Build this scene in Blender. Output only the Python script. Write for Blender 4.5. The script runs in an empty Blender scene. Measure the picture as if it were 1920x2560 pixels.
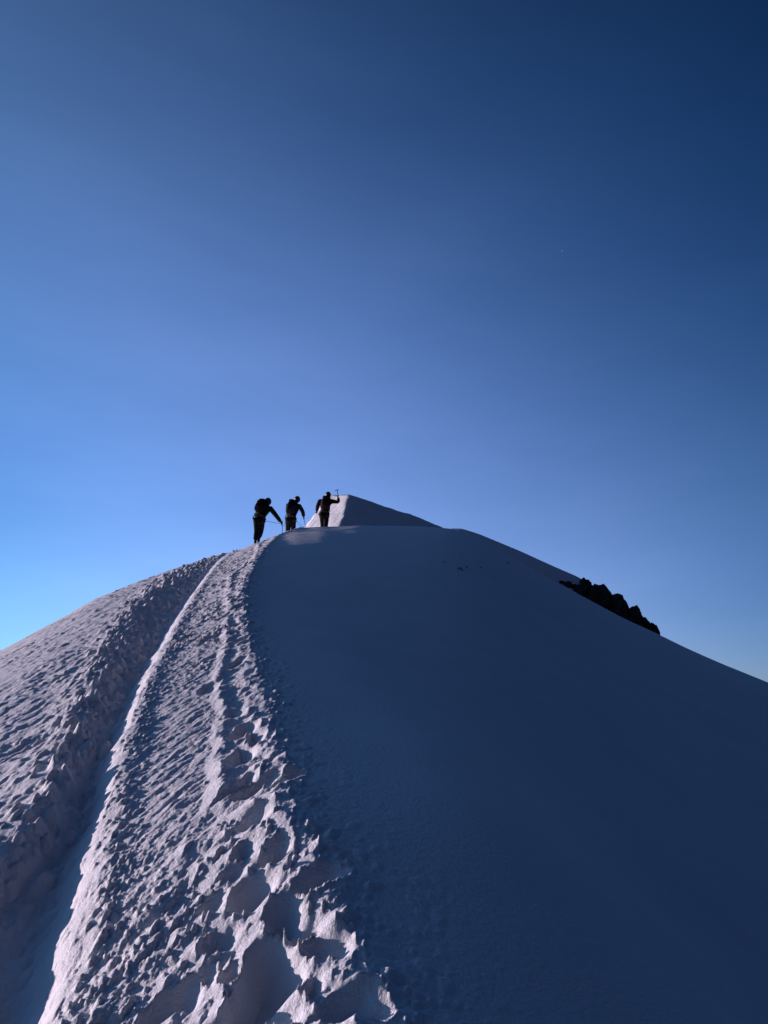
import bpy, bmesh, math, random
import numpy as np
from mathutils import Vector, Matrix
R = math.radians
scene = bpy.context.scene
col = scene.collection

# ------------------------------------------------------------------ camera
EYE = 1.65
cam_d = bpy.data.cameras.new('camera')
cam = bpy.data.objects.new('camera', cam_d)
col.objects.link(cam)
cam.location = (0, 0, EYE)
cam.rotation_euler = (R(90 + 15), 0, 0)
cam_d.sensor_fit = 'VERTICAL'
cam_d.sensor_height = 34.6
cam_d.lens = 34.6 / 2 / (1280 / 1923.0)
cam_d.clip_start = 0.05
cam_d.clip_end = 60000
scene.camera = cam

# ------------------------------------------------------------------ sky and sun
SUN_EL, SUN_AZ = 5.4, -68.0          # azimuth clockwise from +Y (the way up the ridge)
world = bpy.data.worlds.new('World')
scene.world = world
world.use_nodes = True
wn, wl = world.node_tree.nodes, world.node_tree.links
bg = wn['Background']
bg.inputs[1].default_value = 0.1
sky = wn.new('ShaderNodeTexSky')
sky.sky_type = 'NISHITA'
sky.sun_disc = False
sky.sun_elevation = R(SUN_EL)
sky.sun_rotation = R(SUN_AZ)
sky.altitude = 3500
sky.air_density = 1.0
sky.dust_density = 0.3
sky.ozone_density = 3.0


def wmath(op, a, b=None, c=None):
    n = wn.new('ShaderNodeMath')
    n.operation = op
    for i, v in enumerate((a, b, c)):
        if v is None:
            continue
        if isinstance(v, (int, float)):
            n.inputs[i].default_value = v
        else:
            wl.new(v, n.inputs[i])
    return n.outputs[0]


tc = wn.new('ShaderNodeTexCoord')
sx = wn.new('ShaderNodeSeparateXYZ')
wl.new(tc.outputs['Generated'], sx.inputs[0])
dx = wmath('MAXIMUM', wmath('MINIMUM', sx.outputs[0], 0.92), -0.62)  # wide right limit lets the unseen sky there darken, dimming shaded snow
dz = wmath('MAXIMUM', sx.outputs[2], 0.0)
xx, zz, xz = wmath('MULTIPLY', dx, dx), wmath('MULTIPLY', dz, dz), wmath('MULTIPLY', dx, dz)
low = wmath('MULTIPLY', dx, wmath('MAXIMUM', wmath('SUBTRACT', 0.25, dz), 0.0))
dback = wmath('MAXIMUM', wmath('MULTIPLY', sx.outputs[1], -1.0), 0.0)  # added darkening of the unseen sky behind the camera, dims shaded snow
dtop = wmath('MAXIMUM', wmath('SUBTRACT', sx.outputs[2], 0.74), 0.0)  # added darkening of the sky above the frame, for the same dimming
# fitted sky gain per colour channel: deepens the blue away from the low sun and overhead
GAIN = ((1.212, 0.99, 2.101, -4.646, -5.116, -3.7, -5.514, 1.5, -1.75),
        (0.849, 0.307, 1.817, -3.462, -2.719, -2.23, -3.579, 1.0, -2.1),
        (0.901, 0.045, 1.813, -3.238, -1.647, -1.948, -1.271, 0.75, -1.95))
# very faint high cirrus
mpw = wn.new('ShaderNodeMapping')
mpw.inputs['Rotation'].default_value = (0, R(-32), 0)
mpw.inputs['Scale'].default_value = (1.2, 1.0, 4.6)
wl.new(tc.outputs['Generated'], mpw.inputs[0])
nzw = wn.new('ShaderNodeTexNoise')
nzw.inputs['Scale'].default_value = 1.7
nzw.inputs['Detail'].default_value = 5
nzw.inputs['Roughness'].default_value = 0.55
wl.new(mpw.outputs[0], nzw.inputs[0])
cirrus = wmath('MULTIPLY_ADD', wmath('SUBTRACT', nzw.outputs[0], 0.5), 0.34, 0.0)
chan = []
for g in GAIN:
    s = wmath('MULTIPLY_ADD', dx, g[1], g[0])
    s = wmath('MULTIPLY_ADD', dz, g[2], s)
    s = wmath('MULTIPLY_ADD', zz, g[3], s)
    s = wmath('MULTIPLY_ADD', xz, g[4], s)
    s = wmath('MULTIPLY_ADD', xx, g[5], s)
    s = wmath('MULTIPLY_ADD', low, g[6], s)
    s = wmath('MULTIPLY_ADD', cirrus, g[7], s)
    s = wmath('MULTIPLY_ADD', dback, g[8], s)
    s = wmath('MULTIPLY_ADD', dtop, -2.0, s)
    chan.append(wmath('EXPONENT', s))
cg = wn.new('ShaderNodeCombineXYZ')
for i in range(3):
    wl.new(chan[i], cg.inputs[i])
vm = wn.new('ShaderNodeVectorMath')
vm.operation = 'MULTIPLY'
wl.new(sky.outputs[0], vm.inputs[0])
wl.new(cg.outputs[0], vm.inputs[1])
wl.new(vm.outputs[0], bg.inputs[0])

sun_d = bpy.data.lights.new('sun', 'SUN')
sun_d.energy = 5.0
sun_d.angle = R(0.5)
sun_d.color = (1.0, 0.79, 0.84)
sun = bpy.data.objects.new('sun', sun_d)
col.objects.link(sun)
sd = Vector((math.sin(R(SUN_AZ)) * math.cos(R(SUN_EL)), math.cos(R(SUN_AZ)) * math.cos(R(SUN_EL)), math.sin(R(SUN_EL))))
sun.rotation_euler = sd.to_track_quat('Z', 'Y').to_euler()
sun.location = sd * 100

scene.view_settings.view_transform = 'Standard'
scene.view_settings.look = 'None'
scene.view_settings.exposure = 0.0
scene.view_settings.gamma = 1.0
scene.view_settings.use_curve_mapping = False


# ------------------------------------------------------------------ helpers
def link(name, mesh, m=None, parent=None):
    o = bpy.data.objects.new(name, mesh)
    col.objects.link(o)
    if m is not None:
        mesh.materials.clear()
        mesh.materials.append(m)
    if parent is not None:
        o.parent = parent
    return o


def tag(o, label=None, cat=None, group=None, kind=None):
    if label: o['label'] = label
    if cat: o['category'] = cat
    if group: o['group'] = group
    if kind: o['kind'] = kind
    return o


def material(name, color, rough=0.7, spec=0.3, bump=None, var=0.0, var_scale=20, metal=0.0):
    m = bpy.data.materials.new(name)
    m.use_nodes = True
    n, l = m.node_tree.nodes, m.node_tree.links
    p = n['Principled BSDF']
    p.inputs['Base Color'].default_value = (*color, 1)
    p.inputs['Roughness'].default_value = rough
    p.inputs['Specular IOR Level'].default_value = spec
    p.inputs['Metallic'].default_value = metal
    t = n.new('ShaderNodeTexCoord')
    if var:
        z = n.new('ShaderNodeTexNoise')
        z.inputs['Scale'].default_value = var_scale
        z.inputs['Detail'].default_value = 6
        l.new(t.outputs['Object'], z.inputs[0])
        r = n.new('ShaderNodeValToRGB')
        r.color_ramp.elements[0].position = 0.3
        r.color_ramp.elements[1].position = 0.7
        r.color_ramp.elements[0].color = (*[c * (1 - var) for c in color], 1)
        r.color_ramp.elements[1].color = (*[min(1, c * (1 + var)) for c in color], 1)
        l.new(z.outputs[0], r.inputs[0])
        l.new(r.outputs[0], p.inputs['Base Color'])
    if bump:
        prev = None
        for sc, dist in bump:
            z = n.new('ShaderNodeTexNoise')
            z.inputs['Scale'].default_value = sc
            z.inputs['Detail'].default_value = 5
            z.inputs['Roughness'].default_value = 0.6
            l.new(t.outputs['Object'], z.inputs[0])
            b = n.new('ShaderNodeBump')
            b.inputs['Strength'].default_value = 1.0
            b.inputs['Distance'].default_value = dist
            l.new(z.outputs[0], b.inputs['Height'])
            if prev is not None:
                l.new(prev, b.inputs['Normal'])
            prev = b.outputs[0]
        l.new(prev, p.inputs['Normal'])
    return m


# --- vectorised noise
def _hash(ix, iy, seed):
    h = (ix.astype(np.int64) * 374761393 + iy.astype(np.int64) * 668265263 + seed * 1442695041) & 0xffffffff
    h = ((h ^ (h >> 13)) * 1274126177) & 0xffffffff
    return ((h ^ (h >> 16)) & 0xffffff) / float(0x1000000)


def perlin(x, y, seed=0):
    ix, iy = np.floor(x), np.floor(y)
    fx, fy = x - ix, y - iy
    u, v = fx * fx * fx * (fx * (fx * 6 - 15) + 10), fy * fy * fy * (fy * (fy * 6 - 15) + 10)
    out = 0
    for a in (0, 1):
        for b in (0, 1):
            th = _hash(ix + a, iy + b, seed) * 2 * np.pi
            d = np.cos(th) * (fx - a) + np.sin(th) * (fy - b)
            out = out + d * (u if a else 1 - u) * (v if b else 1 - v)
    return out * 1.5


def fbm(x, y, octs=4, gain=0.5, seed=0, ridged=False):
    s, a, f, n = 0, 1.0, 1.0, 0.0
    for k in range(octs):
        p = perlin(x * f + 17.3 * k, y * f - 9.1 * k, seed + k)
        s = s + a * ((1 - 2 * np.abs(p)) if ridged else p)
        n += a
        a *= gain
        f *= 2.03
    return s / n


def lumps(x, y, seed=0, fill=0.6):
    """domes of random size scattered on a jittered grid: crumbs and clods of snow (0..1)"""
    ix, iy = np.floor(x), np.floor(y)
    best = np.zeros_like(x)
    for a in (-1, 0, 1):
        for b in (-1, 0, 1):
            cx, cy = ix + a, iy + b
            px = cx + 0.15 + 0.7 * _hash(cx, cy, seed)
            py = cy + 0.15 + 0.7 * _hash(cx, cy, seed + 1)
            h = _hash(cx, cy, seed + 2)
            rad = 0.18 + 0.42 * _hash(cx, cy, seed + 3)
            th = _hash(cx, cy, seed + 4) * np.pi
            ddx, ddy = x - px, y - py
            e1 = ddx * np.cos(th) + ddy * np.sin(th)
            e2 = (-ddx * np.sin(th) + ddy * np.cos(th)) * 1.5
            q = np.sqrt(e1 * e1 + e2 * e2) / rad
            best = np.maximum(best, np.where(h < fill, np.clip(1 - q * q, 0, 1) ** .8 * rad / 0.6, 0))
    return best


def sstep(a, b, x):
    t = np.clip((x - a) / (b - a), 0, 1)
    return t * t * (3 - 2 * t)


# ------------------------------------------------------------------ the ridge: overall shape
def table(pts, sig):
    xs = np.arange(-180, 180.001, 0.05)
    p = np.array(pts)
    v = np.interp(xs, p[:, 0], p[:, 1])
    k = np.arange(-int(4 * sig / 0.05) - 1, int(4 * sig / 0.05) + 2) * 0.05
    g = np.exp(-.5 * (k / sig) ** 2)
    g /= g.sum()
    return xs, np.convolve(np.pad(v, len(k) // 2, mode='edge'), g, mode='valid')


# height of the brow of the hill, seen as a slope from the trail, by compass bearing; how far off the brow is; how the far side falls
T_E = table([(-180, -.30), (-120, -.27), (-75, -.22), (-50, -.12), (-38, -.04), (-30, .035), (-26.24, .0744), (-24.44, .0955), (-22.68, .1158), (-20.87, .1385), (-17.91, .1644), (-15.35, .1840), (-13.12, .1985), (-10.83, .2113), (-9.67, .2195), (-7.90, .2300), (-6.71, .2378), (-4.90, .2440), (-1.84, .2490), (2.76, .2477), (5.20, .2442), (7.30, .2296), (8.76, .2126), (12.73, .1685), (15.19, .1423), (17.30, .1193), (19.36, .1004), (21.34, .0806), (23.25, .0628), (26.01, .0394), (30, 0), (38, -.08), (50, -.2), (75, -.35), (120, -.35), (180, -.30)], .35)
T_E0 = (T_E[0], np.convolve(np.pad(T_E[1], 120, mode='edge'), np.hanning(243)[1:-1] / np.hanning(243).sum(), mode='valid'))
T_R = table([(-180, 20), (-90, 18), (-40, 16), (-26, 18), (-20, 20.5), (-15, 23), (-10, 25.5), (-5, 27.3), (0, 28), (5, 27), (10, 25.5), (15, 24.5), (26, 24), (40, 22), (90, 18), (180, 20)], 2.)
T_S = table([(-180, -.5), (-40, -.6), (-20, -.5), (-12, -.32), (-5, -.25), (5, -.25), (12, -.35), (20, -.5), (40, -.6), (180, -.5)], 2.)
T_2 = table([(-180, -1), (-2, -.5), (3.0, .20), (4.2, .236), (5.0, .2425), (5.9, .2420), (7.30, .2335), (10.2, .2100), (12.73, .1868), (14.4, .1720), (15.9, .1480), (17.3, .1280), (18.4, .1100), (19.3, .097), (20.5, .07), (23, -.4), (180, -1)], .15)


def sp(x, w): return 0.5 * (x + np.sqrt(x * x + w * w)) - 0.5 * w


def macro(x, y):
    r = np.hypot(x, y)
    a = np.arctan2(x, y)
    d = np.degrees(a)
    e, rc, sm, e2 = (np.interp(d, *T) for T in (T_E, T_R, T_S, T_2))
    es = np.interp(d, *T_E0)
    g0 = .2 * np.cos(a + .16) - .55 * sp(np.sin(a - .03), .25) - .15 * sp(-np.sin(a + .42), .2)
    Zc = e * rc
    t = np.clip(r / rc, 0, 1)
    w = np.clip((t - .55) / .45, 0, 1)
    eb = es + (e - es) * w * w * (3 - 2 * w)
    z = (2 * t**3 - 3 * t * t + 1) * -EYE + (t**3 - 2 * t * t + t) * rc * g0 + (3 * t * t - 2 * t**3) * eb * rc + (t**3 - t * t) * rc * eb
    q = np.maximum(r - rc, 0)
    s = e - sm
    k = .14

    def after(q): return Zc + e * q - (np.sqrt(1 + (2 * k * q / s) ** 2) - 1) * s * s / (2 * k)
    H = np.maximum(e2 * (rc + 4.0) - after(4.0), 0)
    z = np.where(q > 0, after(q) + H * np.exp(-((q - 4.0) / 1.1) ** 2), z)
    return z + EYE


# ------------------------------------------------------------------ the trodden trail
def line(pts):
    p = np.array(sorted(pts, key=lambda q: q[1]))
    ys = np.arange(-6, 45, 0.02)
    v = np.interp(ys, p[:, 1], p[:, 0])
    k = np.exp(-.5 * (np.arange(-30, 31) / 9.) ** 2)
    k /= k.sum()
    v = np.convolve(np.pad(v, 30, mode='edge'), k, mode='valid')
    return lambda y: np.interp(y, ys, v)


TL = line([(-0.95, -6), (-0.96, 0), (-1.0, 2.71), (-1.11, 3.12), (-1.32, 3.8), (-1.5, 4.48), (-1.73, 5.34), (-1.99, 6.4), (-2.35, 8.17), (-2.72, 10.19), (-3.21, 13.04), (-3.89, 17.53), (-4.65, 23.07), (-4.5, 23.07), (-3.75, 27.8), (-2.6, 30.5), (-1, 40)])
TR = line([(0.1, -6), (0.08, 0), (0.03, 2.34), (-0.02, 2.51), (-0.11, 2.73), (-0.17, 3.0), (-0.26, 3.13), (-0.37, 3.4), (-0.45, 3.84), (-0.59, 4.52), (-0.8, 5.4), (-1.11, 6.77), (-1.59, 8.85), (-2.04, 11.03), (-2.46, 14.44), (-2.93, 19.02), (-3.26, 23.33), (-2.85, 27.8), (-1.7, 30.5), (0, 40)])
TG = line([(-1.7, -6), (-1.8, 1.5), (-1.95, 3.3), (-1.87, 4.07), (-2.01, 4.72), (-2.37, 6.07), (-3.14, 8.88), (-3.98, 12.15), (-4.56, 15.13), (-5.08, 18.52), (-5.4, 22), (-5.2, 26), (-4.5, 40)])
TW = line([(-0.2, -6), (-0.3, 2.2), (-0.48, 3.13), (-0.77, 3.95), (-0.95, 4.6), (-1.1, 5.49), (-1.37, 6.49), (-1.57, 7.8), (-2.16, 10.65), (-2.78, 13.72), (-2.69, 15.84), (-3.5, 21), (-3.6, 24), (-3, 40)])
# boot holes: x, y, half width, half length, depth
HOLES = [(-0.81, 4.57, 0.06, 0.167, 1.0), (-0.88, 5.03, 0.064, 0.126, 0.8), (-0.72, 4.11, 0.039, 0.179, 0.8), (-0.62, 4.02, 0.063, 0.144, 0.9), (-0.5, 4.01, 0.053, 0.118, 0.5), (-0.46, 3.05, 0.076, 0.084, 0.9), (-0.47, 2.66, 0.028, 0.034, 1.0), (-0.35, 2.59, 0.095, 0.137, 1.3), (-0.2, 2.49, 0.031, 0.028, 0.8), (-0.24, 3.02, 0.083, 0.073, 0.9), (-0.34, 2.85, 0.071, 0.086, 0.8), (-0.19, 2.64, 0.062, 0.055, 0.8), (-0.1, 2.4, 0.081, 0.054, 0.9), (-0.56, 3.35, 0.053, 0.047, 0.7), (-0.61, 2.64, 0.032, 0.038, 0.8), (-0.56, 2.68, 0.036, 0.029, 0.6), (-0.28, 2.4, 0.075, 0.04, 0.8), (-0.54, 2.87, 0.046, 0.066, 0.8), (-0.56, 3.6, 0.066, 0.084, 0.5), (-0.43, 3.28, 0.052, 0.051, 0.7), (-0.59, 3.21, 0.051, 0.041, 0.6), (-0.46, 3.22, 0.042, 0.041, 0.6), (-0.61, 3.05, 0.04, 0.032, 0.6), (-0.57, 2.87, 0.03, 0.033, 0.6), (-1.03, 5.45, 0.058, 0.108, 0.5), (-0.77, 4.83, 0.046, 0.123, 0.7), (-0.67, 2.62, 0.049, 0.033, 0.6), (-0.42, 2.49, 0.052, 0.043, 0.6), (-0.25, 2.76, 0.05, 0.051, 0.7), (-0.03, 2.35, 0.043, 0.03, 0.6)]
_rng = random.Random(5)
for k in range(34):                               # the same track goes on up the ridge and on behind the camera
    yy = 6.3 + k * 0.5 + _rng.uniform(-.15, .15)
    HOLES.append((float(TW(yy)) + 0.14 * (1 if k % 2 else -1) + _rng.uniform(-.05, .05) + 0.05, yy, _rng.uniform(.05, .075), _rng.uniform(.11, .16), _rng.uniform(.2, .5)))
for k in range(12):
    yy = 2.4 - k * 0.36
    HOLES.append((-0.25 + 0.16 * (1 if k % 2 else -1), yy, .075, .14, .9))


def detail(x, y):
    h = np.zeros_like(x)
    r = np.hypot(x, y)
    wob = 0.050 * fbm(x * 2.6, y * 1.9, 4, .6, 11)
    L, Rr, G, W = TL(y) + wob, TR(y) + 0.07 * fbm(x * 4.5, y * 4.5, 3, .6, 12), TG(y), TW(y)
    G = G + 0.20 * fbm(x * 2.2, y * 1.4, 5, .65, 13)
    fade = 1 - sstep(34, 42, y)
    inner = sstep(0, .10, x - L) * (1 - sstep(-.10, .03, x - Rr))
    s = np.clip((x - L) / np.maximum(Rr - L, .2), 0, 1)
    # gully on the left: steep below the trail's bank, rising to the rim of the outer slope
    wg = np.maximum(L - G, .2)
    t = (L - x) / wg
    depth = 0.17 * (0.55 + 0.45 * np.clip(wg / .7, 0, 1))
    tb = np.clip(.20 / wg, .10, .36)           # a short steep drop, a floor, then the rise to the rim
    prof = np.where(t < tb, sstep(0.0, 1., t / tb), 1 - sstep(0, 1, np.clip((t - tb) / (1 - tb), 0, 1)) ** .85)
    gul = np.where((t > 0) & (t < 1), prof, 0) * (1 - .85 * sstep(15, 22, r))
    h -= depth * gul * fade
    h += (0.035 + .03 * (1 - sstep(4, 7, y))) * np.exp(-((x - G + .05) / .24) ** 2) * fade * (1 - sstep(15, 22, r))
    # the outer slope lies lower than the trail, and the trail tips a little to the left
    h -= .06 * sstep(0, .5, L - x) * (1 - sstep(9, 17, r))
    shelf = 1 - sstep(6, 11, y)
    R0 = TR(y)
    rr = np.maximum(x - R0 - (Rr - R0) * np.exp(-np.maximum(x - R0, 0) / .3), 0)
    tip = np.where(x < Rr, np.clip((x - L) / np.maximum(Rr - L, .2), 0, 1) ** .9, (1 - shelf) * np.exp(-rr / .8) + shelf * (1 - sstep(0, 1, (rr - .75) / 1.9)))
    h += (.21 + .11 * (1 - sstep(3.2, 5.5, y))) * tip * (1 - .28 * sstep(14, 22, r)) * fade
    h += .13 * np.exp(-((x - R0 - 1.15) / .8) ** 2) * (1 - sstep(4.6, 7.5, y))      # a soft fold down the shaded side
    # the outer slope
    outer = sstep(0, .25, G - x)
    far = .10 + .90 * (1 - sstep(.35, 1.0, (G - x) / (1.0 + .15 * np.abs(y)) + .45 * fbm(x * .8, y * .5, 3, .5, 20)))
    ca, sa = math.cos(R(78)), math.sin(R(78))
    ua, va = x * ca + y * sa, -x * sa + y * ca
    ost = fbm(ua * .9, va * 4.2, 4, .55, 21) * (.35 + 1.1 * sstep(-.25, .3, fbm(x * .55, y * .4, 3, .5, 22)))
    h += outer * (0.008 + .017 * far) * ost + outer * far * .030 * fbm(x * 3.1, y * 2.3, 5, .6, 23)
    h += outer * far * 0.036 * lumps(x * 5.2 + .6 * ost, y * 3.8, 31, .55) * sstep(-.1, .25, fbm(x * .9, y * .7, 3, .5, 33))
    h += outer * far * (.012 * fbm(x * 13, y * 10, 3, .6, 35) + .022 * lumps(x * 12, y * 9, 37, .5) * sstep(-.3, .2, fbm(x * 1.3, y * 1.0, 3, .5, 39)))
    # clods lying in the gully
    gm = sstep(.14, .34, t) * (1 - sstep(1.0, 1.5, t))
    h += gm * (0.075 * lumps(x * 6.0, y * 5.0, 41, .6) + 0.05 * lumps(x * 13, y * 11, 46, .65) + .03 * fbm(x * 4, y * 3, 4, .6, 47)) * (.45 * sstep(2.3, 3.0, y) + .55 * sstep(3.6, 4.8, y))
    h += np.where((t > 0) & (t < 1), 1, 0) * .018 * fbm(x * 8, y * 6, 4, .58, 48)
    # bank along the left edge
    h += (0.022 + .02 * fbm(x * 2, y * 1.5, 2, .5, 50)) * np.exp(-((x - L - .05) / .085) ** 2) * fade
    bm = np.exp(-((x - L - .06) / .12) ** 2)
    h += bm * .022 * lumps(x * 22, y * 18, 52, .7)
    # trodden middle
    h -= 0.01 * inner * fade
    up = sstep(6.8, 8.0, y)                      # crumbled above, wind-scoured below, clods nearest
    near = 1 - sstep(3.9, 4.7, y)
    ca, sa = math.cos(R(66)), math.sin(R(66))
    ua, va = x * ca + y * sa, -x * sa + y * ca
    calm = sstep(3.7, 4.2, y) * (1 - sstep(5.2, 6.4, y)) * (1 - sstep(-.25, .0, x - W))
    strk = fbm(ua * 1.6, va * 15, 4, .6, 61)
    h += inner * (1 - up) * (0.006 + .007 * calm) * strk
    patch = .45 + .95 * sstep(-.25, .25, fbm(x * 1.7 + 5, y * 1.1, 3, .55, 64))
    h += inner * patch * (1 - .55 * calm) * (up * 1.0 + near * .55 + .45) * (0.016 * fbm(x * 6, y * 5, 4, .55, 65) + .015 * lumps(x * 11, y * 10, 68, .55) + .015 * lumps(x * 30, y * 26, 72, .65) + .007 * lumps(x * 62, y * 55, 74, .65))
    h += inner * near * .026 * lumps(x * 5.5 + .5 * strk, y * 5.0, 110, .5) * sstep(-.15, .2, fbm(x * 2, y * 2, 2, .5, 113))
    h += inner * .010 * fbm(ua * 9, va * 24, 3, .6, 77)
    # bright narrow crest between the trodden strip and the boot track
    rid = np.exp(-((x - W - .05 * fbm(x * 2, y * 3, 3, .6, 79)) / .055) ** 2)
    h += inner * rid * (.022 + .025 * fbm(x * 8, y * 6, 3, .6, 80)) * sstep(3.4, 4.2, y) * fade
    # ragged lip along the right edge
    lip = np.exp(-((x - Rr + .07) / .09) ** 2)
    h += lip * fade * (0.018 + .020 * fbm(x * 5, y * 5, 3, .5, 83) + .016 * lumps(x * 11, y * 9, 86, .6))
    edge = np.exp(-np.clip(x - Rr, 0, 9) / .16) * sstep(-.05, .02, x - Rr)
    h += edge * (.032 * lumps(x * 13, y * 11, 90, .5) + .018 * lumps(x * 27, y * 24, 92, .5) + .012 * fbm(x * 14, y * 14, 3, .6, 93))
    # boot holes with pushed-up rims
    near_pts = (np.abs(x - (TW(y) + TR(y)) / 2) < 1.2) & (r < 26)
    idx = np.nonzero(near_pts)
    xi, yi = x[idx], y[idx]
    wx, wy = xi + .055 * fbm(xi * 6, yi * 6, 3, .45, 95), yi + .075 * fbm(xi * 4.5 + 40, yi * 4.5, 3, .45, 96)
    add = np.zeros_like(xi)
    rimn = .55 + .9 * fbm(xi * 5 + 9, yi * 5, 3, .6, 101)
    for k, (hx, hy, hw, hl, hd) in enumerate(HOLES):
        sel = np.nonzero((np.abs(xi - hx) < hw * 2.6 + .08) & (np.abs(yi - hy) < hl * 2.6 + .08))[0]
        if not len(sel):
            continue
        th = math.sin(k * 12.9898) * .5
        du, dv = wx[sel] - hx, wy[sel] - hy
        du, dv = (du * math.cos(th) - dv * math.sin(th)) / hw, (du * math.sin(th) + dv * math.cos(th)) / hl
        du = du * (1 + .22 * dv)                 # heel narrower than toe
        q = (np.abs(du) ** 2.5 + np.abs(dv) ** 2.5) ** .4
        pit = 1 - sstep(.50, 1.12, q)
        rim = np.exp(-((q - 1.25) / .32) ** 2)
        add[sel] += hd * (-.085 * pit * (1 - .25 * dv) + 0.018 * rim * np.clip(rimn[sel], 0, 1.4))
    h[idx] += np.maximum(add, -.105)
    # the open right-hand slope: almost smooth, a slow roll
    ro = sstep(0, .6, x - Rr)
    h += ro * (.03 * fbm(x * .33 + 3, y * .25, 3, .45, 97) * sstep(0, 6, r) + .0045 * fbm(x * 1.3, y * 1.1, 3, .5, 99))
    return h * (1 - sstep(38, 50, r))


def ground(x, y):
    x, y = np.atleast_1d(np.asarray(x, float)), np.atleast_1d(np.asarray(y, float))
    return macro(x, y) + detail(x, y)


def gz(x, y): return float(ground(x, y)[0])


def grid_mesh(name, X, Y, Z, wrap=False):
    nr, nc = X.shape
    v = np.stack([X, Y, Z], -1).reshape(-1, 3).astype(np.float32)
    i = np.arange(nr - 1)[:, None] * nc
    if wrap:
        j = np.arange(nc)[None]
        jn = (j + 1) % nc
    else:
        j = np.arange(nc - 1)[None]
        jn = j + 1
    f = np.stack([i + j, i + jn, i + nc + jn, i + nc + j], -1).reshape(-1, 4).astype(np.int32)
    me = bpy.data.meshes.new(name)
    me.vertices.add(len(v))
    me.vertices.foreach_set('co', v.ravel())
    me.loops.add(f.size)
    me.loops.foreach_set('vertex_index', f.ravel())
    me.polygons.add(len(f))
    me.polygons.foreach_set('loop_start', np.arange(0, f.size, 4, dtype=np.int32))
    me.polygons.foreach_set('use_smooth', np.ones(len(f), bool))
    me.update(calc_edges=True)
    return me


snow = material('snow', (.80, .82, .86), rough=.6, spec=.25, bump=((42, .010), (130, .0035)), var=.03, var_scale=1.5)
snow_far = material('far_snow', (.80, .82, .86), rough=.65, spec=.2, bump=((3.0, .05), (14, .015)), var=.04, var_scale=.8)

DA = 0.0014
a_in = np.arange(R(-33), R(30.0), DA)
a_lo = R(-33) - np.geomspace(.004, R(100) + .004, 70)[::-1] + 0.0
a_hi = R(30) + np.geomspace(.004, R(360 - 63 - 100 - 2), 110)
AZ = np.concatenate([a_lo, a_in, a_hi])
RR = np.concatenate([np.geomspace(.15, 1.9, 60), np.geomspace(1.9, 33, 960)[1:], np.geomspace(33, 80, 80)[1:], np.geomspace(80, 900, 40)[1:]])
A2, R2 = np.meshgrid(AZ, RR)
X, Y = R2 * np.sin(A2), R2 * np.cos(A2)
Z = macro(X, Y)
msk = R2 < 50
hd = np.zeros_like(X)
hd[msk] = detail(X[msk], Y[msk])
# snow will not stand in spikes: settle whatever is steeper than it can hold
i0, i1 = int(np.searchsorted(RR, 1.9)), int(np.searchsorted(RR, 33))
for it in range(5):
    b = hd[i0:i1].copy()
    for k in range(7):
        b[1:-1] = .25 * b[:-2] + .5 * b[1:-1] + .25 * b[2:]
        b[:, 1:-1] = .25 * b[:, :-2] + .5 * b[:, 1:-1] + .25 * b[:, 2:]
    gr = np.gradient(b, axis=0) / np.gradient(RR[i0:i1])[:, None]
    ga = np.gradient(b, axis=1) / (np.gradient(AZ)[None] * R2[i0:i1])
    xs, ys = X[i0:i1], Y[i0:i1]
    lim = np.where(xs > TW(ys) - .35, .42, np.where(xs > TL(ys) - .05, .62, 1.15))
    w = sstep(1.0, 2.0, np.hypot(gr, ga) / lim)
    hd[i0:i1] += (b - hd[i0:i1]) * w * .8
Z = Z + hd
# the last rings run on down the mountain
slope = tag(link('snow_slope', grid_mesh('snow_slope', X, Y, Z, wrap=True), snow), kind='structure')

# valley far below, out to the horizon
vr, va = np.meshgrid(np.geomspace(300, 40000, 60), np.linspace(0, 2 * np.pi, 97)[:-1], indexing='ij')
vx, vy = vr * np.sin(va), vr * np.cos(va)
vz = -330 - 60 + 180 * fbm(vx / 3000, vy / 3000, 4, .5, 201) * sstep(500, 4000, vr)
valley_m = material('valley', (.22, .24, .27), rough=.9, spec=.1, var=.35, var_scale=.002)
tag(link('valley', grid_mesh('valley', vx, vy, vz, wrap=True), valley_m), kind='structure')

# ------------------------------------------------------------------ the summit ridge beyond the brow
def smin(a, b, k):
    h = np.clip(.5 + .5 * (b - a) / k, 0, 1)
    return b + (a - b) * h - k * h * (1 - h)


AX, AY, AZ0 = -2.95, 61.9, EYE + .2842 * 62.0 + .38
gx, gy = np.meshgrid(np.linspace(-26, 30, 340), np.linspace(-14, 30, 300))
wx = gx + .25 * fbm(gx * .5, gy * .5, 3, .5, 220)
neg, pos = np.minimum(wx, 0), np.maximum(wx, 0)
pl = .79 * wx + .60 * gy                       # the sunlit wall below the crest
pr = -.335 * wx + .64 * gy                     # the shaded face on the right
pb = -.71 * neg - .335 * pos - .4 * (gy + 2.5 * neg)      # behind the crest
pl2 = 1.35 + 1.5 * (wx + 1.9) + .42 * (gy - 4.75)          # the end of the crest on the left
zf = smin(smin(smin(pl, pr, .06), pb, .16), pl2, .28)
zf = zf - .22 * sp(gx - 7.0, 1.5)
zf = zf + .10 * fbm(gx * .6, gy * .6, 4, .5, 230) * sstep(.3, 3, np.hypot(gx, gy)) + .05 * fbm(gx * 2.2, gy * 2.2, 4, .55, 235)
summit = tag(link('summit_ridge', grid_mesh('summit_ridge', gx + AX, gy + AY, zf + AZ0), snow_far), kind='structure')


# ------------------------------------------------------------------ rocks
from mathutils import noise as mnoise
rock_m = material('dark_rock', (.060, .048, .040), rough=.9, spec=.12, bump=((9, .05), (40, .012)), var=.75, var_scale=6)


frost_m = material('frosted_rock', (.26, .27, .30), rough=.9, spec=.1, bump=((20, .01),), var=.6, var_scale=9)


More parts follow.
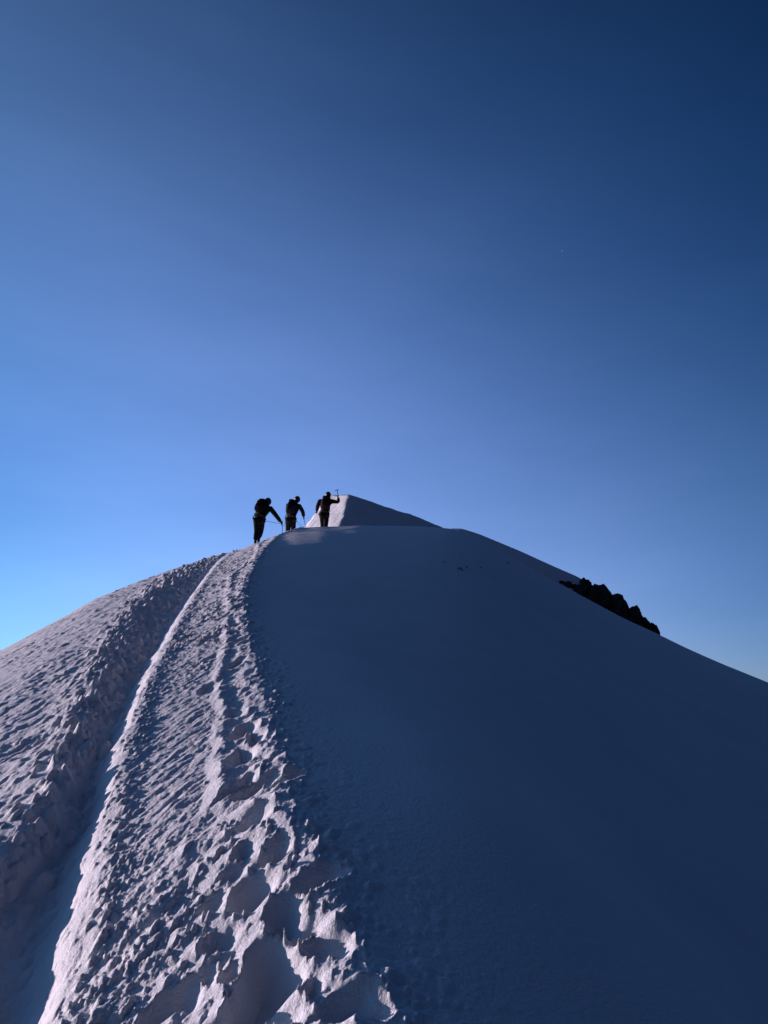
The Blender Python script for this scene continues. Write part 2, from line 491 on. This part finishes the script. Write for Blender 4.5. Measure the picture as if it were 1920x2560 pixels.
def boulder(bm, c, rad, seed, sub=3):
    """angular block: a ball cut by random planes, then roughened"""
    rng = random.Random(seed)
    res = bmesh.ops.create_icosphere(bm, subdivisions=sub, radius=1.0)
    planes = [(Vector((rng.gauss(0, 1), rng.gauss(0, 1), rng.gauss(0, .8))).normalized(), rng.uniform(.52, .85)) for _ in range(13)]
    off = Vector((rng.uniform(-50, 50),) * 3)
    for v in res['verts']:
        d = v.co.normalized()
        k = 1.0
        for n, h in planes:
            q = d.dot(n)
            if q > 1e-3:
                k = min(k, h / q)
        p = d * k
        p *= 1 + .10 * mnoise.noise(p * 2.3 + off) + .09 * mnoise.noise(p * 6 + off)
        v.co = Vector((c[0] + p.x * rad[0], c[1] + p.y * rad[1], c[2] + p.z * rad[2]))


def rock(name, blocks, label, cat, group=None, seed=0, m=None):
    bm = bmesh.new()
    cx, cy = blocks[0][0], blocks[0][1]
    g = gz(cx, cy)
    for i, (x, y, zt, w) in enumerate(blocks):
        zb = gz(x, y) - .18
        hz = max((zt - zb) / 2, w * .45) / .86
        boulder(bm, (x - cx, y - cy, (zt - hz * .86) - g), (w * 1.0, w * 1.15, hz), seed * 97 + i)
    me = bpy.data.meshes.new(name)
    bm.to_mesh(me)
    bm.free()
    o = link(name, me, m or rock_m)
    o.location = (cx, cy, g)
    return tag(o, label, cat, group)


rock('rock_outcrop', [(7.15, 26.9, 6.47, 0.27), (7.04, 26.97, 6.47, 0.16), (7.41, 26.76, 6.26, 0.33), (7.62, 26.64, 6.10, 0.40), (7.86, 26.53, 5.84, 0.30), (8.07, 26.42, 5.74, 0.42), (8.28, 26.34, 5.45, 0.27), (8.48, 26.25, 5.37, 0.40), (8.67, 26.15, 5.10, 0.28), (8.82, 26.08, 4.97, 0.34), (9.01, 26.0, 4.74, 0.24), (9.09, 25.96, 4.63, 0.17), (7.31, 26.62, 5.96, 0.33), (7.6, 26.46, 5.79, 0.33), (7.95, 26.29, 5.53, 0.33), (8.23, 26.16, 5.23, 0.30), (8.57, 26.0, 4.94, 0.28), (8.85, 25.87, 4.69, 0.22), (6.88, 27.0, 6.19, .2), (7.02, 26.9, 6.12, .22), (6.59, 27.24, 6.38, 0.19), (6.39, 27.37, 6.45, 0.22), (6.75, 27.14, 6.27, 0.19)],
     'long jagged outcrop of almost black rock on the right shoulder of the snow hill', 'rock', seed=1)
for i, (x, y, w, lb) in enumerate([(9.02, 24.9, .085, 'small dark rock nearest below the downhill end of the black outcrop'),
                                   (9.17, 24.86, .07, 'middle of the three small dark rocks trailing down from the black outcrop'),
                                   (9.30, 24.8, .075, 'lowest small dark rock on the skyline downhill of the black outcrop')]):
    rock('rock', [(x, y, gz(x, y) + .09, w)], lb, 'rock', 'small rocks below the outcrop', seed=10 + i)
for i, (x, y, w, lb) in enumerate([(1.28, 16.28, .07, 'faint dark stone poking through shaded snow, highest and leftmost of a short row'),
                                   (1.55, 15.70, .10, 'faint dark stone in shaded snow, broadest of the short row below the brow'),
                                   (1.76, 16.15, .06, 'faint dark stone in shaded snow just right of the broadest stone of the row'),
                                   (2.15, 16.75, .06, 'faint dark stone in shaded snow near the right end of the short row'),
                                   (3.31, 20.08, .08, 'lone faint dark stone in shaded snow toward the black outcrop')]):
    rock('stone', [(x, y, gz(x, y) + .025, w)], lb, 'stone', 'stones barely showing through the shaded slope', seed=20 + i, m=frost_m)

# ------------------------------------------------------------------ climbers
cloth_black = material('black_cloth', (.010, .010, .013), rough=.85, spec=.15, bump=((30, .01),), var=.3, var_scale=12)
cloth_navy = material('navy_cloth', (.008, .010, .020), rough=.8, spec=.2, bump=((30, .01),), var=.3, var_scale=12)
cloth_brown = material('maroon_cloth', (.022, .011, .010), rough=.8, spec=.2, bump=((30, .01),), var=.3, var_scale=12)
cloth_olive = material('olive_cloth', (.010, .014, .009), rough=.85, spec=.15, bump=((30, .01),), var=.3, var_scale=12)
boot_m = material('boot_leather', (.012, .011, .010), rough=.6, spec=.3, var=.3, var_scale=20)
web_m = material('harness_webbing', (.10, .092, .075), rough=.8, spec=.2, var=.2, var_scale=40)
helmet_m = material('helmet_shell', (.012, .012, .014), rough=.45, spec=.35)
skin_m = material('weathered_face', (.12, .07, .055), rough=.6, spec=.3)
metal_m = material('dull_alloy', (.06, .065, .075), rough=.4, spec=.5, metal=.6)
rope_m = material('rope_sheath', (.05, .055, .07), rough=.85, spec=.1, var=.4, var_scale=60)


def bake(o):
    dg = bpy.context.evaluated_depsgraph_get()
    me = bpy.data.meshes.new_from_object(o.evaluated_get(dg))
    o.modifiers.clear()
    old = o.data
    o.data = me
    bpy.data.meshes.remove(old)
    for p in me.polygons:
        p.use_smooth = True


def skinned(name, nodes, edges, m, parent, levels=2):
    """nodes: [(co, radius or (rx, ry))]; the first is the root"""
    me = bpy.data.meshes.new(name)
    me.from_pydata([tuple(n[0]) for n in nodes], edges, [])
    o = link(name, me, m, parent)
    sk = o.modifiers.new('skin', 'SKIN')
    sk.use_smooth_shade = True
    sv = me.skin_vertices[0].data
    for i, n in enumerate(nodes):
        r = n[1] if isinstance(n[1], tuple) else (n[1], n[1])
        sv[i].radius = r
        sv[i].use_root = (i == 0)
    ss = o.modifiers.new('sub', 'SUBSURF')
    ss.levels = ss.render_levels = levels
    bake(o)
    o.data.materials.clear()
    o.data.materials.append(m)
    return o


def tube_mesh(name, pts, rad, m, parent=None, seg=8):
    pts = [Vector(p) for p in pts]
    bm = bmesh.new()
    rings = []
    up = Vector((.13, .27, .95)).normalized()
    for i, p in enumerate(pts):
        t = (pts[min(i + 1, len(pts) - 1)] - pts[max(i - 1, 0)]).normalized()
        a = t.cross(up)
        if a.length < 1e-3:
            a = t.cross(Vector((1, 0, 0)))
        a.normalize()
        b = t.cross(a)
        r = rad[i] if isinstance(rad, (list, tuple)) else rad
        rings.append([bm.verts.new(p + (a * math.cos(k * 2 * math.pi / seg) + b * math.sin(k * 2 * math.pi / seg)) * r) for k in range(seg)])
    for i in range(len(pts) - 1):
        for k in range(seg):
            bm.faces.new((rings[i][k], rings[i][(k + 1) % seg], rings[i + 1][(k + 1) % seg], rings[i + 1][k]))
    bm.faces.new(rings[0][::-1])
    bm.faces.new(rings[-1])
    bmesh.ops.recalc_face_normals(bm, faces=bm.faces)
    for f in bm.faces:
        f.smooth = True
    me = bpy.data.meshes.new(name)
    bm.to_mesh(me)
    bm.free()
    return link(name, me, m, parent)


def V(*a): return Vector(a)


def lerp(a, b, t): return a + (b - a) * t


def hand_nodes(nodes, edges, wrist_i, wrist, H, axis, fdir):
    """a gloved hand closed round a shaft through H along axis; fdir = forearm direction"""
    axis = axis.normalized()
    f = (fdir - axis * fdir.dot(axis)).normalized()
    s = axis.cross(f)
    palm = H - f * .045 + s * .012
    pi = len(nodes)
    nodes.append((palm, (.034, .024)))
    edges.append((wrist_i, pi))
    for k in range(4):
        off = axis * (.036 - .024 * k)
        ln = (.9, 1.0, .96, .8)[k]
        prev = pi
        for j, th in enumerate((150, 85, 20, -45)):
            rr = .030 * (1 if j else 1.1)
            p = H + off + (s * math.cos(R(th - 90)) * rr + f * math.sin(R(th - 60)) * rr * ln) if False else H + off * (1 if j else .8) + (-f * math.cos(R(180 - th)) * -rr * ln + s * math.sin(R(th)) * rr)
            nodes.append((p, .0105 - .0012 * j))
            edges.append((prev, len(nodes) - 1))
            prev = len(nodes) - 1
    prev = pi
    for p, r in ((H - f * .040 - s * .014 + axis * .030, .013), (H - f * .012 - s * .032 + axis * .038, .0115), (H + f * .014 - s * .030 + axis * .036, .010)):
        nodes.append((p, r))
        edges.append((prev, len(nodes) - 1))
        prev = len(nodes) - 1


def rounded(bm, c, ex, axes, p=3.2, sub=4, seed=0):
    """a soft, rounded box (a superellipsoid) with a little sag"""
    res = bmesh.ops.create_icosphere(bm, subdivisions=sub, radius=1)
    for v in res['verts']:
        d = v.co.normalized()
        k = (abs(d.x) ** p + abs(d.y) ** p + abs(d.z) ** p) ** (-1 / p)
        q = d * k
        q += d * .05 * mnoise.noise(q * 2.4 + Vector((seed * 7.1, 0, 0)))
        v.co = c + axes[0] * q.x * ex[0] + axes[1] * q.y * ex[1] + axes[2] * q.z * ex[2]


def bm_obj(name, bm, m, parent=None, smooth=True):
    for f in bm.faces:
        f.smooth = smooth
    me = bpy.data.meshes.new(name)
    bm.to_mesh(me)
    bm.free()
    return link(name, me, m, parent)


def climber(name, loc, J, mats, label):
    """J holds the pose; every joint is a Vector from the ground point between the feet (x right, y uphill, z up)"""
    root = bpy.data.objects.new(name, None)
    col.objects.link(root)
    root.location = loc
    tag(root, label, 'person', 'climbers on the rope')
    jm, tm, hm = mats
    up = (J['neck'] - J['pelvis']).normalized()
    waist = lerp(J['pelvis'], J['neck'], .30)
    chest = lerp(J['pelvis'], J['neck'], .72) + J.get('bulge', V(0, 0, 0))
    # --- body: one continuous figure, pelvis first
    n = [(J['pelvis'], (.15, .11)), (waist, (.135, .10)), (chest, (.16, .115)), (J['neck'], .055), (J['head'] - up * .06, (.07, .08)), (J['head'] + V(0, .01, .03), (.085, .10)), (J['head'] + V(0, 0, .085), (.06, .07))]
    e = [(0, 1), (1, 2), (2, 3), (3, 4), (4, 5), (5, 6)]
    n.append((J['head'] + V(0, .125, -.01), .016))
    e.append((5, 7))
    for sd in 'lr':
        i = len(n)
        n += [(J['sh' + sd], .065), (J['el' + sd], .047), (lerp(J['el' + sd], J['ha' + sd], .78), .032)]
        e += [(2, i), (i, i + 1), (i + 1, i + 2)]
        hand_nodes(n, e, i + 2, n[i + 2][0], J['ha' + sd], J['ax' + sd], J['ha' + sd] - J['el' + sd])
    for sd in 'lr':
        i = len(n)
        n += [(J['hip' + sd], .095), (J['kn' + sd], .062), (J['an' + sd], .043), (J['an' + sd] + V(0, .11, -.055), .040)]
        e += [(0, i), (i, i + 1), (i + 1, i + 2), (i + 2, i + 3)]
    body = skinned('body', n, e, cloth_black, root, 1)
    body.data.materials.append(skin_m)              # only the face is bare: gloves and base layer are dark
    for p in body.data.polygons:
        if (p.center - (J['head'] + V(0, .06, 0))).length < .12:
            p.material_index = 1
    # --- jacket
    n = [(waist - up * .24, (.20, .16)), (waist - up * .10, (.205, .16)), (waist + up * .05, (.19, .15)), (chest, (.22, .16)), (lerp(chest, J['neck'], .75), (.115, .095)), (J['neck'] + up * .03, (.078, .078))]
    e = [(0, 1), (1, 2), (2, 3), (3, 4), (4, 5)]
    for sd in 'lr':
        i = len(n)
        n += [(J['sh' + sd], (.10, .10)), (lerp(J['sh' + sd], J['el' + sd], .5), .088), (J['el' + sd], .078), (lerp(J['el' + sd], J['ha' + sd], .5), .070), (lerp(J['el' + sd], J['ha' + sd], .80), .058)]
        e += [(3, i), (i, i + 1), (i + 1, i + 2), (i + 2, i + 3), (i + 3, i + 4)]
    skinned('jacket', n, e, jm, root)
    # --- trousers
    n = [(J['pelvis'], (.178, .135))]
    e = []
    for sd in 'lr':
        i = len(n)
        n += [(J['hip' + sd] - V(0, 0, .04), .128), (lerp(J['hip' + sd], J['kn' + sd], .5), .112), (J['kn' + sd], .096), (lerp(J['kn' + sd], J['an' + sd], .45), .092), (J['an' + sd] + V(0, 0, .06), .078)]
        e += [(0, i), (i, i + 1), (i + 1, i + 2), (i + 2, i + 3), (i + 3, i + 4)]
    skinned('trousers', n, e, tm, root)
    # --- boots
    for sd in 'lr':
        a = J['an' + sd]
        skinned('boot', [(a + V(0, -.01, .05), .058), (a + V(0, -.03, -.04), (.05, .055)), (a + V(0, .09, -.055), (.05, .042)), (a + V(0, .19, -.06), (.046, .034))], [(0, 1), (1, 2), (2, 3)], boot_m, root)
    # --- hood or helmet with a brim
    h = J['head']
    bm = bmesh.new()
    rounded(bm, h + V(0, -.012, .035), (.112, .135, .128), (V(1, 0, 0), V(0, .94, -.34), V(0, .34, .94)), 2.1, 3, 5)
    hv = bm_obj('helmet', bm, hm, root)
    skinned('hood', [(h + V(0, -.045, -.06), (.098, .085)), (lerp(h, J['neck'], .75) + V(0, -.02, 0), (.105, .09)), (J['neck'] - up * .06, (.12, .10))], [(0, 1), (1, 2)], jm, root)
    # --- harness: waist belt and leg loops
    c = J['belt']
    hd = up
    xa = V(1, 0, 0)
    xa = (xa - hd * xa.dot(hd)).normalized()
    ya = hd.cross(xa)
    bm = bmesh.new()
    rings = []
    for k in range(28):
        th = k * 2 * math.pi / 28
        d = xa * math.cos(th) * J.get('bw', .195) * 1.06 + ya * math.sin(th) * .165
        dn = d.normalized()
        rings.append([bm.verts.new(c + d + hd * z + dn * o) for z, o in ((-.024, 0), (-.020, .009), (.020, .009), (.024, 0))])
    for k in range(28):
        a, b = rings[k], rings[(k + 1) % 28]
        for q in range(4):
            bm.faces.new((a[q], b[q], b[(q + 1) % 4], a[(q + 1) % 4]))
    bmesh.ops.recalc_face_normals(bm, faces=bm.faces)
    me = bpy.data.meshes.new('harness')
    bm.to_mesh(me)
    bm.free()
    hs = link('harness', me, web_m, root)
    for sd in 'lr':
        q = lerp(J['hip' + sd], J['kn' + sd], .22)
        dirn = (J['kn' + sd] - J['hip' + sd]).normalized()
        a = dirn.cross(V(0, 1, 0)).normalized()
        b = dirn.cross(a)
        ring = [q + a * math.cos(t * math.pi / 8) * .122 + b * math.sin(t * math.pi / 8) * .122 for t in range(17)]
        tube_mesh('leg_loop', ring, .012, web_m, hs, 6)
    return root


def backpack(loc, J, m, label, size=(.145, .10, .25), shift=V(0, 0, 0), spike=None):
    root = bpy.data.objects.new('backpack', None)
    col.objects.link(root)
    up = (J['neck'] - J['pelvis']).normalized()
    xa = V(1, 0, 0)
    xa = (xa - up * xa.dot(up)).normalized()
    ya = up.cross(xa)                       # points uphill, away from the camera
    c = lerp(J['pelvis'], J['neck'], .60) - ya * .20 + shift
    root.location = loc
    ax = (xa, ya, up)
    bm = bmesh.new()
    rounded(bm, c, size, ax, 3.4, 4, 1)
    bm_obj('pack_body', bm, m, root)
    bm = bmesh.new()
    rounded(bm, c + up * (size[2] + .03) + ya * .01, (size[0] * .92, size[1] * 1.0, .062), ax, 2.8, 3, 2)
    lid = bm_obj('lid', bm, m, root)
    bm = bmesh.new()
    rounded(bm, c - ya * (size[1] + .02) - up * size[2] * .25, (size[0] * .72, .04, size[2] * .55), ax, 3, 3, 3)
    bm_obj('front_pocket', bm, m, root)
    for sg in (-1, 1):
        p0 = c + xa * sg * size[0] * .55 + up * size[2] * .85 + ya * size[1]
        pts = [p0, p0 + up * .06 + ya * .10, p0 + ya * .26 - up * .03 + xa * sg * .03, p0 + ya * .30 - up * .20 + xa * sg * .05, p0 + ya * .16 - up * .40 + xa * sg * .08, p0 + ya * .02 - up * .42 + xa * sg * .02]
        tube_mesh('shoulder_strap', pts, .016, m, root, 6)
    if spike:
        tube_mesh('tool_loop', spike, .018, m, root, 6)
    return tag(root, label, 'backpack', 'backpacks of the climbers')


def pole(loc, tip, top, label):
    """trekking pole: shaft, grip, basket"""
    root = bpy.data.objects.new('trekking_pole', None)
    col.objects.link(root)
    root.location = loc
    d = (top - tip).normalized()
    tube_mesh('shaft', [tip, tip + d * .05, top - d * .10], [.004, .009, .010], metal_m, root)
    tube_mesh('grip', [top - d * .12, top - d * .02, top + d * .03, top + d * .045], [.014, .017, .019, .010], boot_m, root)
    a = d.cross(V(0, 1, 0)).normalized()
    b = d.cross(a)
    bc = tip + d * .06
    tube_mesh('basket', [bc + a * math.cos(k * math.pi / 6) * .035 + b * math.sin(k * math.pi / 6) * .035 for k in range(13)], .006, boot_m, root, 6)
    return tag(root, label, 'trekking pole', 'poles in the climbers\' hands')


def ice_axe(loc, bottom, top, side, label):
    root = bpy.data.objects.new('ice_axe', None)
    col.objects.link(root)
    root.location = loc
    d = (top - bottom).normalized()
    s = (side - d * side.dot(d)).normalized()
    tube_mesh('shaft', [bottom + d * .06, top], .014, metal_m, root)
    tube_mesh('spike', [bottom, bottom + d * .07], [.002, .012], metal_m, root)
    hd = top + d * .008
    t = d.cross(s)
    bm = bmesh.new()                        # pick curving down one side, adze on the other
    prof = [(-.065, .010, .026), (-.045, .004, .016), (0, 0, .012), (.04, -.002, .011), (.08, -.012, .008), (.12, -.032, .003)]
    prev = None
    for (u, w, hw) in prof:
        q = hd + s * u + d * w
        wd = .006 if u > -.05 else .022
        ring = [bm.verts.new(q + d * hw * a + t * wd * b) for a, b in ((1, 1), (1, -1), (-1, -1), (-1, 1))]
        if prev:
            for k in range(4):
                bm.faces.new((prev[k], prev[(k + 1) % 4], ring[(k + 1) % 4], ring[k]))
        else:
            bm.faces.new(ring)
        prev = ring
    bm.faces.new(prev)
    bmesh.ops.recalc_face_normals(bm, faces=bm.faces)
    bm_obj('pick_and_adze', bm, metal_m, root, False)
    return tag(root, label, 'ice axe')


def at(x, y): return Vector((x, y, gz(x, y) - .015))


P1, P2, P3 = at(-4.145, 24.451), at(-3.50, 27.95), at(-2.345, 29.2)


def local_ground(P, x, y, dz=0.0): return V(x, y, gz(P.x + x, P.y + y) - P.z + dz)


def fix_ankles(P, J):
    for sd in 'lr':
        a = J['an' + sd]
        g = gz(P.x + a.x, P.y + a.y) - P.z
        J['an' + sd] = V(a.x, a.y, g + .095)


# leftmost climber: bent forward, right arm stretched down to a pole
J1 = dict(pelvis=V(.045, .02, .88), neck=V(.20, .33, 1.41), head=V(.25, .42, 1.535),
          shl=V(-.03, .26, 1.31), ell=V(-.10, .38, 1.02), hal=V(.10, .52, .93), axl=V(1, .1, 0),
          shr=V(.36, .30, 1.30), elr=V(.55, .40, 1.07), har=V(.735, .52, .83), axr=V(.03, .05, 1),
          hipl=V(-.04, .02, .86), knl=V(-.03, .10, .48), anl=V(-.035, -.06, .1),
          hipr=V(.13, .03, .86), knr=V(.085, .26, .56), anr=V(.02, .22, .1),
          belt=V(.05, .05, .90), bw=.20)
fix_ankles(P1, J1)
climber('person', P1, J1, (cloth_olive, cloth_black, helmet_m), 'leftmost climber, bent forward in dark clothes with right arm reaching down to a pole')
backpack(P1, J1, cloth_black, 'dark rucksack on the bent back of the leftmost climber', (.165, .11, .22), V(-.08, 0, .0), [V(-.06, .05, 1.38), V(-.04, .06, 1.49), V(-.02, .07, 1.53)])
pole(P1, local_ground(P1, .76, .50, -.03), J1['har'] + V(0, 0, .06), 'thin dark pole planted upright in the snow by the leftmost climber')

# middle climber: upright, right hand on a pole
J2 = dict(pelvis=V(.01, 0, .93), neck=V(.13, .12, 1.52), head=V(.205, .18, 1.68),
          shl=V(-.14, .07, 1.44), ell=V(-.16, .25, 1.20), hal=V(.02, .42, 1.12), axl=V(1, .1, 0),
          shr=V(.31, .10, 1.43), elr=V(.44, .18, 1.20), har=V(.45, .32, 1.03), axr=V(.22, .15, -1),
          hipl=V(-.09, 0, .90), knl=V(-.11, .16, .52), anl=V(-.12, .10, .1),
          hipr=V(.10, 0, .90), knr=V(.10, .04, .50), anr=V(.09, -.08, .1),
          belt=V(.0, .0, .95), bw=.205)
fix_ankles(P2, J2)
climber('person', P2, J2, (cloth_navy, cloth_black, helmet_m), 'middle climber in dark jacket seen from behind with legs hidden below the brow')
backpack(P2, J2, cloth_navy, 'dark blue rucksack on the back of the middle climber', (.175, .12, .25), V(-.07, 0, -.02))
pole(P2, local_ground(P2, .62, .62, -.03), J2['har'] + V(-.015, 0, .06), 'slim slanted pole in the right hand of the middle climber')

# rightmost climber: right arm raised with an ice axe
J3 = dict(pelvis=V(.0, 0, .94), neck=V(.08, .12, 1.56), head=V(.125, .17, 1.715),
          shl=V(-.205, .06, 1.46), ell=V(-.29, .10, 1.23), hal=V(-.32, .22, 1.03), axl=V(.6, .7, .2),
          shr=V(.25, .08, 1.475), elr=V(.55, .12, 1.435), har=V(.52, .20, 1.69), axr=V(-.13, .0, 1),
          hipl=V(-.09, 0, .91), knl=V(-.07, .20, .55), anl=V(-.06, .16, .1),
          hipr=V(.09, 0, .91), knr=V(.07, .02, .50), anr=V(.05, -.10, .1),
          belt=V(.0, .0, .96), bw=.19)
fix_ankles(P3, J3)
climber('person', P3, J3, (cloth_brown, cloth_black, helmet_m), 'rightmost climber with right arm raised and bent, holding an ice axe upright')
backpack(P3, J3, cloth_brown, 'dark maroon rucksack on the back of the rightmost climber', (.175, .11, .23), V(.0, 0, -.03))
ice_axe(P3, J3['har'] + V(.03, 0, -.24), J3['har'] + V(-.04, 0, .27), V(-1, .2, 0), 'ice axe raised head up above the fist of the rightmost climber')


# the rope that ties the three together
def sag(a, b, drop, k=14):
    return [lerp(a, b, i / k) - V(0, 0, drop * 4 * (i / k) * (1 - i / k)) for i in range(k + 1)]


w1, w2, w2b, w3 = P1 + J1['belt'] + V(.10, .17, -.02), P2 + J2['belt'] + V(-.18, .06, -.06), P2 + J2['belt'] + V(.18, .10, -.02), P3 + J3['belt'] + V(-.12, .16, -.02)
pts = sag(w1, P1 + J1['har'] + V(-.04, .02, .01), .015, 6)
pts += sag(pts[-1], w2, .16, 22)[1:]
pts += sag(w2, w2b + V(0, .12, 0), -.02, 6)[1:]
pts += sag(pts[-1], P3 + J3['hal'], .42, 14)[1:]
pts += sag(pts[-1], w3, .05, 6)[1:]
tag(tube_mesh('climbing_rope', pts, .006, rope_m, None, 6), 'thin dark rope running from the leftmost climber past the middle one to the rightmost', 'rope')

# ------------------------------------------------------------------ a planet still showing in the morning sky
pm = bpy.data.materials.new('planet_light')
pm.use_nodes = True
pm.node_tree.nodes.clear()
em = pm.node_tree.nodes.new('ShaderNodeEmission')
em.inputs[0].default_value = (.30, .48, .85, 1)
em.inputs[1].default_value = .30
po = pm.node_tree.nodes.new('ShaderNodeOutputMaterial')
pm.node_tree.links.new(em.outputs[0], po.inputs[0])
bm = bmesh.new()
bmesh.ops.create_icosphere(bm, subdivisions=2, radius=40.0)
pl = bm_obj('planet', bm, pm)
uu, vv = (1405 - 960) / 1923., (1280 - 627) / 1923.
pl.location = V(uu, math.cos(R(15)) - vv * math.sin(R(15)), math.sin(R(15)) + vv * math.cos(R(15))) * 38000
tag(pl, 'tiny faint bluish white point of a planet in the empty sky at upper right', 'planet')
